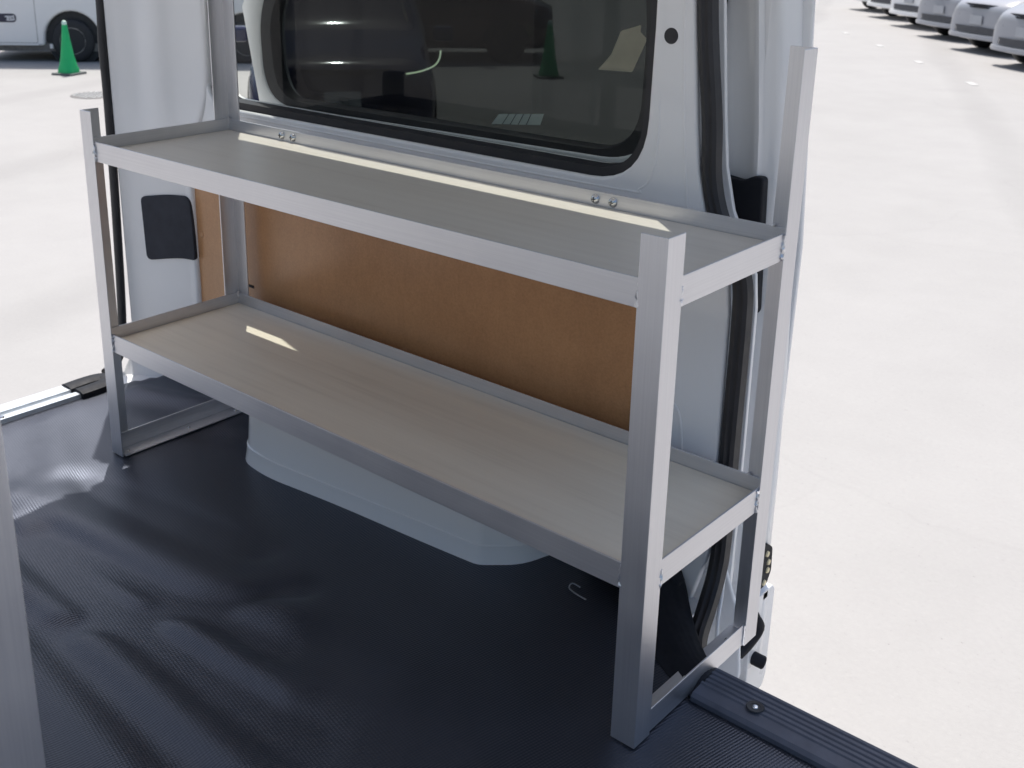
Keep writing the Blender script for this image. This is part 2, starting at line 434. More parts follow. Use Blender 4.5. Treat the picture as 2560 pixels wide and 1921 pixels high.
# weatherstrips
bm = BM()
path = smooth_path([(-.412,.312,1.24),(-.412,.309,.924),(-.412,.305,.81),(-.412,.306,.69),(-.412,.302,.46),(-.412,.294,.2),(-.411,.285,.08),(-.404,.262,.025),(-.385,.215,.012)])
sweep(bm, path, circ(.0105, 14, .0125), (1,0,0))
vp(obj('weatherstrip', bm, M['rubber'], None, smooth=True))
bm = BM()
path = smooth_path([(1.138,.402,1.24),(1.147,.402,1.0),(1.170,.402,.82),(1.177,.402,.735),(1.193,.402,.676),(1.222,.402,.624),(1.245,.402,.575),(1.250,.402,.50),(1.250,.402,.3),(1.251,.402,.12),(1.252,.390,.055),(1.258,.355,.010),(1.275,.30,-.015),(1.305,.255,-.03)])
prof = [(-.015,-.006),(-.013,.010),(-.007,.0135),(-.003,.0115),(0,.0115),(.003,.0145),(.010,.013),(.015,.006),(.016,-.006)]
sweep(bm, path, prof, lambda i: (0,-1,0) if path[i].z > .06 else (0,-.75,.65))
vp(obj('weatherstrip', bm, M['rubber'], None, smooth=True, ang=50))

# lower body behind the door opening: step well and sill metal
bm = BM()
box(bm, 1.19, 2.02, .26, .440, -.23, -.22)           # step floor
box(bm, 1.262, 2.02, .240, .258, -.22, -.034)
sw = vp(obj('step_well', bm, M['paint_in'], None, bev=.006))
bm = BM()
prism(bm, rpoly([(1.195,.10),(1.238,.10),(1.262,.04),(1.29,-.03),(1.30,-.15),(1.195,-.15)], .015, 4), XZ, .416, .424)
bw = obj('sill_gusset', bm, M['paint_in'], None, bev=.003); sub(bw, sw)
bm = BM(); lathe(bm, [(0,.4150),(.0045,.4150),(.0052,.4165)], 18, 'y', (1.228,0,-.071)); bmesh.ops.scale(bm, verts=bm.verts[:], vec=(1, 1, 1))
sub(obj('drain_hole', bm, M['cover'], None, smooth=True), sw)
bm = BM(); sweep(bm, smooth_path([(1.262,.40,.055),(1.268,.385,.02),(1.278,.36,-.01),(1.29,.34,-.04)]), circ(.0035, 8), (0,1,0))
sub(obj('white_wire', bm, M['paint'], None, smooth=True), sw)

# sliding door, slid back along the outside of the quarter panel
DZ0, DZ1 = -.245, 1.250
dwin = rpoly([(-.050,.700),(1.015,.712),(1.02,.95),(1.0,1.10),(.055,1.10),(-.062,.90)], [.16,.22,.3,.09,.06,.06], 12)
d_outer = rpoly([(-.062,DZ0),(1.205,DZ0),(1.205,DZ1),(.085,DZ1),(-.125,.915),(-.068,.66)], [.05,.02,.05,.05,0,0], 5)
door = vp(plate('sliding_door', d_outer, [dwin], .500, .512, M['paint'], None, .005))
skin_d = rpoly([(-.062,DZ0),(1.255,DZ0),(1.262,.6),(1.225,DZ1),(.085,DZ1),(-.125,.915),(-.068,.66)], [.05,.02,.0,.05,.05,0,0], 5)
sub(plate('door_skin', skin_d, [dwin], .562, .574, M['paint'], None, .004), door)
# leading edge column with pressed ribs; section in x-y, drawn up the door
bm = BM()
secs = []
lead = [(DZ0,1.258),(-.20,1.268),(-.105,1.270),(-.060,1.268),(-.044,1.268),(-.038,1.252),(-.020,1.250),(0,1.264),(.18,1.263),(.40,1.258),(.62,1.250),(.80,1.240),(1.0,1.220),(1.2,1.195)]
for z, xl in lead:
    pr = [(xl-.085,.512),(xl-.085,.500),(xl-.052,.499),(xl-.046,.493),(xl-.036,.492),(xl-.030,.500),(xl-.014,.501),(xl-.006,.505),(xl,.513),(xl+.001,.535),(xl+.004,.542),(xl+.004,.558),(xl+.001,.566),(xl-.01,.566)]
    secs.append([bm.verts.new((x, y, z)) for x, y in pr])
for A, B in zip(secs, secs[1:]):
    for j in range(len(A)-1): bm.faces.new([A[j], A[j+1], B[j+1], B[j]])
bm.faces.new(secs[0]); bm.faces.new(secs[-1][::-1])
bmesh.ops.recalc_face_normals(bm, faces=bm.faces[:])
sub(obj('door_edge', bm, M['paint'], None, smooth=True, ang=50), door)
sub(pane('door_window', rpoly([(-.040,.705),(1.02,.715),(1.028,.95),(1.008,1.11),(.050,1.11),(-.070,.90)], [.15,.22,.3,.09,.06,.06], 12), .5402, M['privacy']), door)
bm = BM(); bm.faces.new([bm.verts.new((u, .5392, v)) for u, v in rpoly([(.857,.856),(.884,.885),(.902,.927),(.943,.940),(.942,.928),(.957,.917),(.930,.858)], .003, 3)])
sub(obj('reflection_patch', bm, M['groundrefl'], None), door)  # beige sheet added on the glass as a painted reflection of sunlit ground
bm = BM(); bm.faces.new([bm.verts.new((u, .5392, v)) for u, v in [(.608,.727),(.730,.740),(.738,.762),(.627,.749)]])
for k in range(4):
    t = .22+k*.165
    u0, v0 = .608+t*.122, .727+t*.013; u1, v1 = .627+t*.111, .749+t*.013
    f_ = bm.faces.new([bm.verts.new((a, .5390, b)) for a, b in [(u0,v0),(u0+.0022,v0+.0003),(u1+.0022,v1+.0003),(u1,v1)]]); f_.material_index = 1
sub(obj('slotted_reflection', bm, [M['slotrefl'], M['cover']], None), door)  # pale slotted sheet added to paint in a reflection on the pane
bm = BM()
dpath = rpoly([(-.030,.694),(.995,.702),(1.0,.95),(.98,1.08),(.070,1.08),(-.050,.90)], [.13,.24,.3,.09,.06,.06], 12)
sweep(bm, [Vector((u, .520, v)) for u, v in dpath], [(-.026,-.018),(.020,-.018),(.024,-.010),(.021,.0),(.024,.008),(.020,.016),(-.026,.016)], (0,1,0), closed=True)
sub(obj('door_window_seal', bm, M['rubber'], None, smooth=True, ang=50), door)
bm = BM(); prism(bm, [(1.03,.90),(1.106,.90),(1.114,.925),(1.186,1.195),(1.03,1.195)], XZ, .4885, .4915)
sub(obj('door_corner_trim', bm, M['rubber'], None), door)
bm = BM(); prism(bm, rpoly([(.02,.700),(.06,.655),(.90,.658),(.97,.700)], .02, 4), XZ, .4955, .4995)
sub(obj('door_window_border', bm, M['rubber'], None), door)
# two bright stops on the seal
bm = BM(); box(bm, .075, .175, .489, .4953, .6905, .6945); sub(obj('seal_clip', bm, M['chrome'], None, bev=.001), door)
bm = BM(); prism(bm, rpoly([(.3,-.03),(1.200,-.046),(1.222,-.040),(1.216,.42),(.3,.42)], [.02,.02,.015,.02,.02], 4), XZ, .4945, .4985)
sub(obj('door_lining', bm, M['hard'], None, bev=.001), door)
# black latch housing on the door edge
hp = rpoly([(1.10,.725),(1.190,.714),(1.205,.724),(1.226,.725),(1.236,.50),(1.224,.490),(1.21,.44),(1.10,.44)], [.005,.02,.01,.008,.006,.01,.01,.01], 4)
bm = BM(); prism(bm, hp, XZ, .478, .498)
lb = obj('latch_housing', bm, M['blackp'], None, bev=.004); sub(lb, door)
bm = BM(); prism(bm, rpoly([(1.11,.705),(1.175,.690),(1.183,.60),(1.11,.56)], .012, 4), XZ, .458, .477)
sub(obj('latch_boss', bm, M['blackp'], None, bev=.008, bseg=3), door)
bm = BM(); box(bm, 1.165, 1.205, .462, .477, .575, .592); sub(obj('latch_lever', bm, M['blackp'], None, bev=.003), door)
for zz in (.612, .545):
    bm = BM(); lathe(bm, [(0,.4762),(.0065,.4762),(.0075,.479)], 14, 'y', (1.222,0,zz)); sub(obj('latch_screw', bm, M['rubber'], None, smooth=True), door)
# contact plate with four pins, grommets, roller arm and rubber stop on the leading edge
YE = .53
def edge_pt(z): 
    for (z0, x0), (z1, x1) in zip(lead, lead[1:]):
        if z0 <= z <= z1: return x0+(x1-x0)*(z-z0)/(z1-z0)
bm = BM(); lathe(bm, [(0,0),(.006,-.001),(.010,-.006)], 16, 'x'); 
for v in bm.verts: v.co = (1.270+v.co.x, .524+v.co.y*1.3, .141+v.co.z*2.3)
sub(obj('grommet', bm, M['rubber'], None, smooth=True), door)
bm = BM(); prism(bm, rpoly([(.505,.060),(.530,.064),(.556,.045),(.560,-.004),(.545,-.028),(.505,-.028)], .007, 4), YZ, 1.262, 1.2735)
sub(obj('contact_plate', bm, M['blackp'], None, bev=.0015), door)
for yy, zz in [(.535,.040),(.543,.020),(.542,.004),(.533,-.018)]:
    bm = BM(); lathe(bm, [(0,1.2765),(.005,1.276),(.0060,1.2735),(.0060,1.270)], 16, 'x', (0,yy,zz)); sub(obj('contact_pin', bm, M['brass'], None, smooth=True), door)
bm = BM(); lathe(bm, [(0,1.273),(.007,1.271),(.008,1.266)], 14, 'x', (0,.512,-.030)); sub(obj('grommet', bm, M['rubber'], None, smooth=True), door)
bm = BM()
sweep(bm, smooth_path([(1.266,.520,-.070),(1.270,.524,-.090),(1.273,.530,-.112),(1.266,.510,-.136),(1.258,.488,-.152)], 5), circ(.0105, 12), (0,1,0), scl=lambda t: .25+.9*math.sin(min(1, t*1.6+.12)*PI/2))
sub(obj('roller_arm', bm, M['blackp'], None, smooth=True), door)
bm = BM(); sweep(bm, [Vector((1.250,.52,-.168)), Vector((1.280,.53,-.178)), Vector((1.291,.535,-.182))], circ(.0125, 14), (0,0,1))
sub(obj('rubber_stop', bm, M['blackp'], None, smooth=True, bev=.003), door)
bm = BM(); prism(bm, rpoly([(.505,-.044),(.578,-.044),(.588,-.055),(.588,-.245),(.575,-.265),(.505,-.265)], .008, 4), YZ, 1.215, 1.272)
sub(obj('door_foot', bm, M['paint'], None, bev=.006, bseg=3), door)

# wheel arch box under the rack
bm = BM()
foot = rpoly([(.10,.42),(.225,.172),(.330,.158),(.70,.192),(.875,.207),(.935,.262),(.985,.42)], [0,.045,.05,.06,.014,.03,0], 6)
fp = [Vector((x, y, 0)) for x, y in foot]
levels = [(0,-.003),(.0015,.006),(.0035,.016),(.0045,.026),(.005,.0335),(.0075,.0355),(.0085,.040),(.0125,.10),(.015,.13),(.020,.165),(.034,.195),(.065,.214),(.12,.222)]
rings = []
for off, z in levels:
    ring = []
    for i, p in enumerate(fp):
        t = (fp[min(i+1, len(fp)-1)]-fp[max(i-1, 0)]).normalized(); nrm = Vector((-t.y, t.x, 0))
        q = p+nrm*off
        ring.append(bm.verts.new((min(max(q.x, .10+off), .985-off), min(q.y, .42), z)))
    rings.append(ring)
for A, B in zip(rings, rings[1:]):
    for j in range(len(A)-1): bm.faces.new([A[j], A[j+1], B[j+1], B[j]])
top = rings[-1]; bm.faces.new(top)
bmesh.ops.recalc_face_normals(bm, faces=bm.faces[:])
arch = vp(obj('wheel_arch', bm, M['archpaint'], None, smooth=True, ang=32))
# floor under the mat, rear sill, scuff plate, kick trim
bm = BM(); box(bm, -.385, 2.02, 2*YM-.40, .225, -.07, -.012); box(bm, -.385, 1.235, .225, .40, -.07, -.012)
vp(obj('floor_panel', bm, M['paint_in'], None))
bm = BM()
prism(bm, [(-.396,-.03),(-.396,.007),(-.392,.010),(-.352,.010),(-.350,.003),(-.336,.003),(-.334,.009),(-.314,.009),(-.312,-.002),(-.312,-.03)], lambda u, v, d: (u, d, v), 2*YM-.12, .128)
sill = vp(obj('rear_sill', bm, M['galv'], None))
for yy in (-.087, -.45):
    bm = BM(); lathe(bm, [(0,.0125),(.004,.012),(.006,.0095)], 14, 'z', (-.326,yy,0)); sub(obj('sill_screw', bm, M['bolt'], None, smooth=True), sill)
for sgn in (1, -1):
    bm = BM()
    sweep(bm, smooth_path([(-.372,.100,.006),(-.372,.155,.008),(-.366,.190,.008),(-.345,.197,.007),(-.330,.185,.007),(-.324,.150,.007),(-.324,.105,.006)], 6), [(-.022,-.012),(.022,-.012),(.022,.006),(.012,.010),(-.012,.010),(-.022,.006)], (0,0,1))
    if sgn < 0:
        for v in bm.verts: v.co.y = 2*YM-v.co.y
        bmesh.ops.reverse_faces(bm, faces=bm.faces[:])
    sub(obj('sill_end_cap', bm, M['blackp'], None, smooth=True, ang=40), sill)
# scuff plate: ridged section drawn along x
bm = BM()
prof = [(.147,-.012),(.147,.006),(.153,.011)]
yy = .172
prof += [(.170,.012)]
for k in range(5):
    y0 = .174+k*.0105
    prof += [(y0,.0125),(y0+.002,.0148),(y0+.0065,.0148),(y0+.0085,.0125)]
prof += [(.230,.009),(.236,.0),(.236,-.03),(.225,-.03),(.225,-.012)]
path = []
for i in range(9):
    x = 1.352+i*.08
    path.append((x, 0 if i else 0))
rows = [[bm.verts.new((x, y-.008*max(0,(x-1.352))*1.2, z)) for y, z in prof] for x, _ in path]
for A, B in zip(rows, rows[1:]):
    for j in range(len(A)-1): bm.faces.new([A[j], B[j], B[j+1], A[j+1]])
bm.faces.new(rows[0]); bm.faces.new(rows[-1][::-1])
bmesh.ops.recalc_face_normals(bm, faces=bm.faces[:])
scuff = vp(obj('scuff_plate', bm, M['trim'], None, smooth=True, ang=30))
def screw(x, y, z, r, parent, m1='rubber', m2='bolt', nm='screw', ax='z', tilt=None):
    bm = BM(); lathe(bm, [(0,-.003),(r*.5,-.003),(r*.62,.0006),(r,.0012),(r*1.08,.0)], 20, ax)
    if tilt: bmesh.ops.rotate(bm, verts=bm.verts[:], matrix=tilt)
    bmesh.ops.translate(bm, verts=bm.verts[:], vec=(x, y, z))
    o = obj(nm+'_cup', bm, M[m1], None, smooth=True); sub(o, parent)
    bm = BM(); lathe(bm, [(0,.0016),(r*.3,.001),(r*.46,-.002)], 12, ax)
    if tilt: bmesh.ops.rotate(bm, verts=bm.verts[:], matrix=tilt)
    bmesh.ops.translate(bm, verts=bm.verts[:], vec=(x, y, z))
    o = obj(nm, bm, M[m2], None, smooth=True); sub(o, parent)
screw(1.440,.180,.0155,.0125, scuff, nm='scuff_screw')
# kick trim: ribbed strip twisting up from the sill to the wall
KL = smooth_path([(1.352,.230,.006),(1.318,.252,.004),(1.272,.298,.006),(1.235,.340,.012),(1.208,.372,.022),(1.19,.384,.04)], 5)
KR = smooth_path([(1.352,.150,.004),(1.300,.172,.000),(1.255,.200,.000),(1.20,.235,.002),(1.135,.285,.020),(1.09,.345,.06)], 5)
bm = BM(); rows = []
nr = 26
for a, b in zip(KL, KR):
    row = []
    up = Vector((.15,-.35,1)).normalized()
    for j in range(nr+1):
        t = j/nr
        p = a.lerp(b, t)+up*(.012*math.sin(PI*min(1, t*1.15)))
        if .12 < t < .72 and j % 3: p += up*.0007
        row.append(bm.verts.new(p))
    rows.append(row)
for A, B in zip(rows, rows[1:]):
    for j in range(nr): bm.faces.new([A[j], B[j], B[j+1], A[j+1]])
bmesh.ops.recalc_face_normals(bm, faces=bm.faces[:])
kick = vp(obj('kick_trim', bm, M['blackp'], None, smooth=True, ang=25))
mod = kick.modifiers.new('solid', 'SOLIDIFY'); mod.thickness = .004; mod.offset = -1
bm = BM()
prism(bm, [(1.01,.0),(1.01,.145),(1.10,.125),(1.155,.085),(1.186,.046),(1.200,.030),(1.212,-.02),(1.10,-.03)], XZ, .352, .384)
sub(obj('kick_trim_end', bm, M['blackp'], None, bev=.008, bseg=3), kick)
screw(1.150,.349,-.002+.045,.0095, kick, nm='trim_screw', tilt=Matrix.Rotation(R(70), 4, 'X'))

# opposite side of the body: same panels mirrored
mirror_y(pil)

# ------------------------------------------------------------------ floor mat
def arch_in(x, y):
    if y < .15 or x < .09 or x > 1.0: return False
    for (x0, y0), (x1, y1) in zip(foot, foot[1:]):
        if x0 <= x <= x1: return y > y0+(y1-y0)*(x-x0)/(x1-x0)+.012
    return False
folds = [((.02,-.235),(.75,-.12),.045,.010),((.12,-.33),(1.0,-.30),.040,-.012),((.16,-.37),(1.1,-.40),.040,.011),((.50,-.40),(.70,-.06),.026,-.012),
         ((.05,-.12),(.55,-.03),.040,-.008),((.20,-.27),(.80,-.20),.034,-.010),((.30,-.46),(1.2,-.52),.05,.011),((-.30,.02),(.08,-.16),.045,.006),
         ((-.25,.22),(.02,.31),.035,.016),((-.1,.1),(.2,.25),.03,-.004),((.66,-.25),(1.0,-.18),.05,.004),((.40,-.42),(1.1,-.46),.04,-.010),
         ((.10,-.29),(.90,-.25),.030,.008),((.45,-.56),(1.1,-.62),.045,.009)]
def fold(x, y):
    z = 0
    for (ax, ay), (bx, by), w, h in folds:
        dx, dy = bx-ax, by-ay; L2 = dx*dx+dy*dy
        t = ((x-ax)*dx+(y-ay)*dy)/L2; tt = max(0, min(1, t))
        d2 = (x-ax-dx*tt)**2+(y-ay-dy*tt)**2
        z += h*math.exp(-d2/(w*w))*(1 if 0 < t < 1 else .9)
    z += .0018*math.sin(9*x+17*y)*math.sin(13*y-4*x+1)
    return z
bm = BM(); st = .0125
nx = int((2.0+.318)/st); ny = int((.383+1.10)/st)
gridv = {}
def ymax(x):
    if x < -.27: return .383-(-.27-x)*3.0
    if x < 1.08: return .383
    return max(.150, .383-(x-1.08)*.879)
bm = BM(); st = .0125
nx = int((3.0+.318)/st); ny = int((.383+1.10)/st)
gridv = {}
def mat_ok(x, y):
    if x > 1.17 and y > .150: return x < 1.345 and y < .150+max(0, (1.345-x))*.42
    return not arch_in(x, y)
def yback(x):
    if x < -.27: return .383-( -.27-x)*3.0
    return .383
for i in range(nx+1):
    for j in range(ny+1):
        x = -.3135+i*st; y = -1.10+j*st
        if y > ymax(x)+st: continue
        y = min(y, ymax(x))
        edge = min(1, max(0, (x+.3135)/.06))
        for fx, fy in ((.02, 0), (1.329, 0)):
            if y > -.04: edge *= 1-math.exp(-((x-fx)/.05)**2)*(1 if y > 0 else 1-(-y/.04))
        z = -.0045+fold(x, y)*edge
        if y > .3: z += (y-.3)**2*2.0*(1 if x < .1 else 0)
        gridv[i, j] = bm.verts.new((x, y, max(z, -.008)+.003))
for i in range(nx):
    for j in range(ny):
        q = [gridv.get(k) for k in ((i,j),(i+1,j),(i+1,j+1),(i,j+1))]
        if all(q): bm.faces.new(q)
fm = obj('floor_mat', bm, M['matr'], None, smooth=True, ang=80)
mod = fm.modifiers.new('solid', 'SOLIDIFY'); mod.thickness = .003; mod.offset = -1
tag(fm, 'dark navy ribbed rubber mat with creases covering the van floor', 'floor mat')

# ------------------------------------------------------------------ shelf rack
L, D, W, T = 1.349, .357, .040, .003
HF, HB, Z1, Z2, H = .7466, .946, .2823, .6876, .040
def angle_bm(l, poly, fn, d0, d1):
    prism(l, poly, fn, d0, d1)
def rack():
    root = empty('shelf_rack')
    def post(cx, cy, sx, sy, h):
        bm = BM()
        poly = [(0,0),(W,0),(W,T),(T,T),(T,W),(0,W)]
        pts = [(cx+sx*u, cy+sy*v) for u, v in poly]
        prism(bm, pts, XY, .0005, h)
        return obj('post', bm, M['alu_z'], root, bev=.0007)
    posts = [post(0,0,1,1,HF), post(L,0,-1,1,HF), post(0,D,1,-1,HB), post(L,D,-1,-1,HB)]
    e = T+.0004
    for zt in (Z1, Z2):
        zb = zt-H
        bm = BM(); prism(bm, [(e,zb),(e+T,zb),(e+T,zt),(e,zt)], YZ, e, L-e); prism(bm, [(e+T,zb),(W,zb),(W,zb+T),(e+T,zb+T)], YZ, e+W, L-e-W)
        fr = obj('front_rail', bm, M['alu_x'], root, bev=.0007)
        bm = BM(); prism(bm, [(D-e-T,zb),(D-e,zb),(D-e,zt),(D-e-T,zt)], YZ, e, L-e); prism(bm, [(D-W,zb),(D-e-T,zb),(D-e-T,zb+T),(D-W,zb+T)], YZ, e+W, L-e-W)
        br = obj('back_rail', bm, M['alu_x'], root, bev=.0007)
        for x0, sx in ((e, 1), (L-e, -1)):
            bm = BM()
            prism(bm, [(x0,zb),(x0+sx*T,zb),(x0+sx*T,zt+.0012),(x0,zt+.0012)], XZ, e+T, D-e-T)
            prism(bm, [(x0+sx*T,zb),(x0+sx*W,zb),(x0+sx*W,zb+T),(x0+sx*T,zb+T)], XZ, e+T, D-e-T)
            obj('end_rail', bm, M['alu_y'], root, bev=.0007)
        bm = BM(); box(bm, e+T+.001, L-e-T-.001, e+T+.001, D-e-T-.001, zb+T+.0005, zt-.0245)
        obj('shelf_board', bm, M['ply' if zt == Z2 else 'ply_low'], root, bev=.0008)
        # weld beads at the post joints
        def bead(p0, p1, r=.0034):
            p0, p1 = Vector(p0), Vector(p1); n = 9
            path = [p0.lerp(p1, i/n)+Vector((random.uniform(-1,1), random.uniform(-1,1), random.uniform(-1,1)))*r*.45 for i in range(n+1)]
            rr = [random.uniform(.5, 1.35) for _ in range(n+1)]
            bm = BM(); sweep(bm, path, circ(r, 8), (0.3,1,0.1), scl=lambda t: rr[int(round(t*n))])
            obj('weld_bead', bm, M['weld'], root, smooth=True)
        bead((W+.0006,.0028,zb+.002), (W+.0006,.0028,zt-.004)); bead((L-W-.0006,.0028,zb+.002), (L-W-.0006,.0028,zt-.004))
        bead((L-.0028,W+.0006,zb+.004), (L-.0028,W+.0006,zt-.012)); bead((L-.0028,D-W-.0006,zb+.004), (L-.0028,D-W-.0006,zt-.001))
        bead((e+T+.001,D-e-T-.001,zt-.024), (e+T+.001,D-e-T-.001,zt+.004), .0018)
        bead((L-W+.001,D-e-T,zt+.0005), (L-W+.006,D-e-T,zt+.001), .0022)
        if zt == Z2:
            for bx in (.190, .226, .996, 1.031):
                bm = BM(); yb = D-e-T
                lathe(bm, [(0,yb-.0065),(.0035,yb-.0060),(.0065,yb-.0042),(.0082,yb-.0015),(.0085,yb+.0003)], 20, 'y', (bx,0,zt-.0135))
                b = obj('bolt', bm, M['bolt'], br, smooth=True)
                bm = BM(); box(bm, bx-.0042, bx+.0042, yb-.0071, yb-.0060, zt-.0141, zt-.0129); box(bm, bx-.0006, bx+.0006, yb-.0071, yb-.0060, zt-.0177, zt-.0093)
                obj('bolt_slot', bm, M['rubber'], br)
    # base rails standing on the floor at both ends
    for x0, sx in ((e, 1), (L-e, -1)):
        bm = BM()
        prism(bm, [(x0,.0008),(x0+sx*T,.0008),(x0+sx*T,H),(x0,H)], XZ, e+T, D-e-T)
        prism(bm, [(x0+sx*T,.0008),(x0+sx*W,.0008),(x0+sx*W,.0008+T),(x0+sx*T,.0008+T)], XZ, e+T, D-e-T)
        rl = obj('base_rail', bm, M['alu_y'], root, bev=.0007)
        for yy in (.022, .18, .31):
            bm = BM(); lathe(bm, [(0,.0068),(.0028,.0062),(.0045,.004)], 14, 'z', (x0+sx*.023,yy,0)); obj('base_screw', bm, M['bolt'], rl, smooth=True)
    bm = BM(); rr = [1,.8,1.2,.7,1.1,.9,1.2,.8,1.1,.9]
    sweep(bm, [Vector((L-.0028,D-W-.0006,.003+i*.004)) for i in range(10)], circ(.0024, 8), (0,1,0), scl=lambda t: rr[int(round(t*9))])
    obj('weld_bead', bm, M['weld'], root, smooth=True)
    return root
rk = rack()
tag(rk, 'aluminium angle shelf rack with two plywood shelves standing beside the quarter window', 'shelf rack', 'aluminium racks fitted in the van')
rk.location.z = .0005
rk2 = copy_tree(rk)
rk2.location = (1.226, -.772, .0005); rk2.rotation_euler = (0, 0, PI)
rk2['label'] = 'blurred aluminium rack upright cut off at the lower left corner of the photo'

# small litter on the mat
bm = BM(); sweep(bm, smooth_path([(1.060,.268,.005),(1.047,.262,.010),(1.048,.252,.006),(1.066,.247,.005),(1.088,.246,.004)], 6), circ(.0013, 8), (0,0,1))
pt = obj('plastic_scrap', bm, M['clearplastic'], None, smooth=True); tag(pt, 'small curl of milky plastic lying on the mat below the lower shelf', 'litter')
bm = BM(); sweep(bm, smooth_path([(-.270,-.160,.006),(-.262,-.140,.008),(-.250,-.135,.005)], 6), circ(.0012, 6), (0,0,1))
pt = obj('thread', bm, M['rubber'], None, smooth=True); tag(pt, 'short black thread lying on the sunlit corner of the mat', 'litter')

# ------------------------------------------------------------------ traffic cones
def cone():
    root = empty('traffic_cone')
    bm = BM(); b = .145
    prism(bm, rpoly([(-b,-b),(b,-b),(b,b),(-b,b)], .03, 4), XY, .0, .022)
    obj('base', bm, M['conebase'], root, bev=.006)
    bm = BM(); n = 40
    rings = []
    for z, r, sq in [(.022,.108,.55),(.06,.104,.5),(.10,.093,.3),(.2,.076,.0),(.4,.048,0),(.565,.027,0)]:
        ring = []
        for i in range(n):
            a = 2*PI*i/n; k = 1/max(abs(math.cos(a)), abs(math.sin(a)))
            rr = r*((1-sq)+sq*min(k, 1.25)); ring.append(bm.verts.new((rr*math.cos(a), rr*math.sin(a), z)))
        rings.append(ring)
    for A, B in zip(rings, rings[1:]):
        for j in range(n): bm.faces.new([A[j], A[(j+1) % n], B[(j+1) % n], B[j]])
    bm.faces.new(rings[0]); bm.faces.new(rings[-1])
    bmesh.ops.recalc_face_normals(bm, faces=bm.faces[:])
    obj('body', bm, M['cone'], root, smooth=True, ang=50)
    bm = BM(); lathe(bm, [(.0275,.562),(.027,.585),(.022,.600),(.012,.607),(0,.608)], 24)
    obj('tip', bm, M['conetip'], root, smooth=True)
    return root
c1 = cone(); c1.location = (-10.02, 5.476, GZ); c1.rotation_euler = (0, 0, R(20))
tag(c1, 'green traffic cone on a grey base in front of the white van wheel', 'traffic cone', 'green traffic cones')
c2 = copy_tree(c1); c2.location = (-5.95, 9.27, GZ); c2.rotation_euler = (0, 0, R(50)); c2.scale = (1.07,)*3
c2['label'] = 'green traffic cone seen darkly through the tinted side window'

# ------------------------------------------------------------------ wheels and vehicles
def wheel(parent, x, y, z, r, w, side, nm='wheel'):
    """wheel with its axle along local y; side = +1 or -1 is the outer face"""
    bm = BM()
    lathe(bm, [(r*.62,-w/2),(r*.80,-w/2-.004),(r*.93,-w*.47),(r,-w*.36),(r,w*.36),(r*.93,w*.47),(r*.80,w/2+.004),(r*.62,w/2)], 40, 'y')
    ty = obj(nm, bm, M['tyre'], parent, loc=(x, y, z), smooth=True, ang=50)
    bm = BM(); s_ = side
    lathe(bm, [(r*.64,s_*w*.45),(r*.63,s_*w*.50),(r*.59,s_*w*.50),(r*.57,s_*w*.40),(r*.55,s_*w*.28),(r*.46,s_*w*.34),(r*.36,s_*w*.40),(r*.24,s_*w*.38),(r*.2,s_*w*.46),(0,s_*w*.48)], 40, 'y')
    nf = len(bm.faces)
    for i in range(18):
        a = 2*PI*i/18
        lathe(bm, [(0,s_*w*.375),(.0105,s_*w*.375)], 8, 'y', (r*.465*math.cos(a), 0, r*.465*math.sin(a)))
    bm.faces.ensure_lookup_table()
    for f_ in bm.faces[nf:]: f_.material_index = 1
    obj('rim', bm, [M['rim'], M['tyre']], ty, smooth=True, ang=60)
    return ty

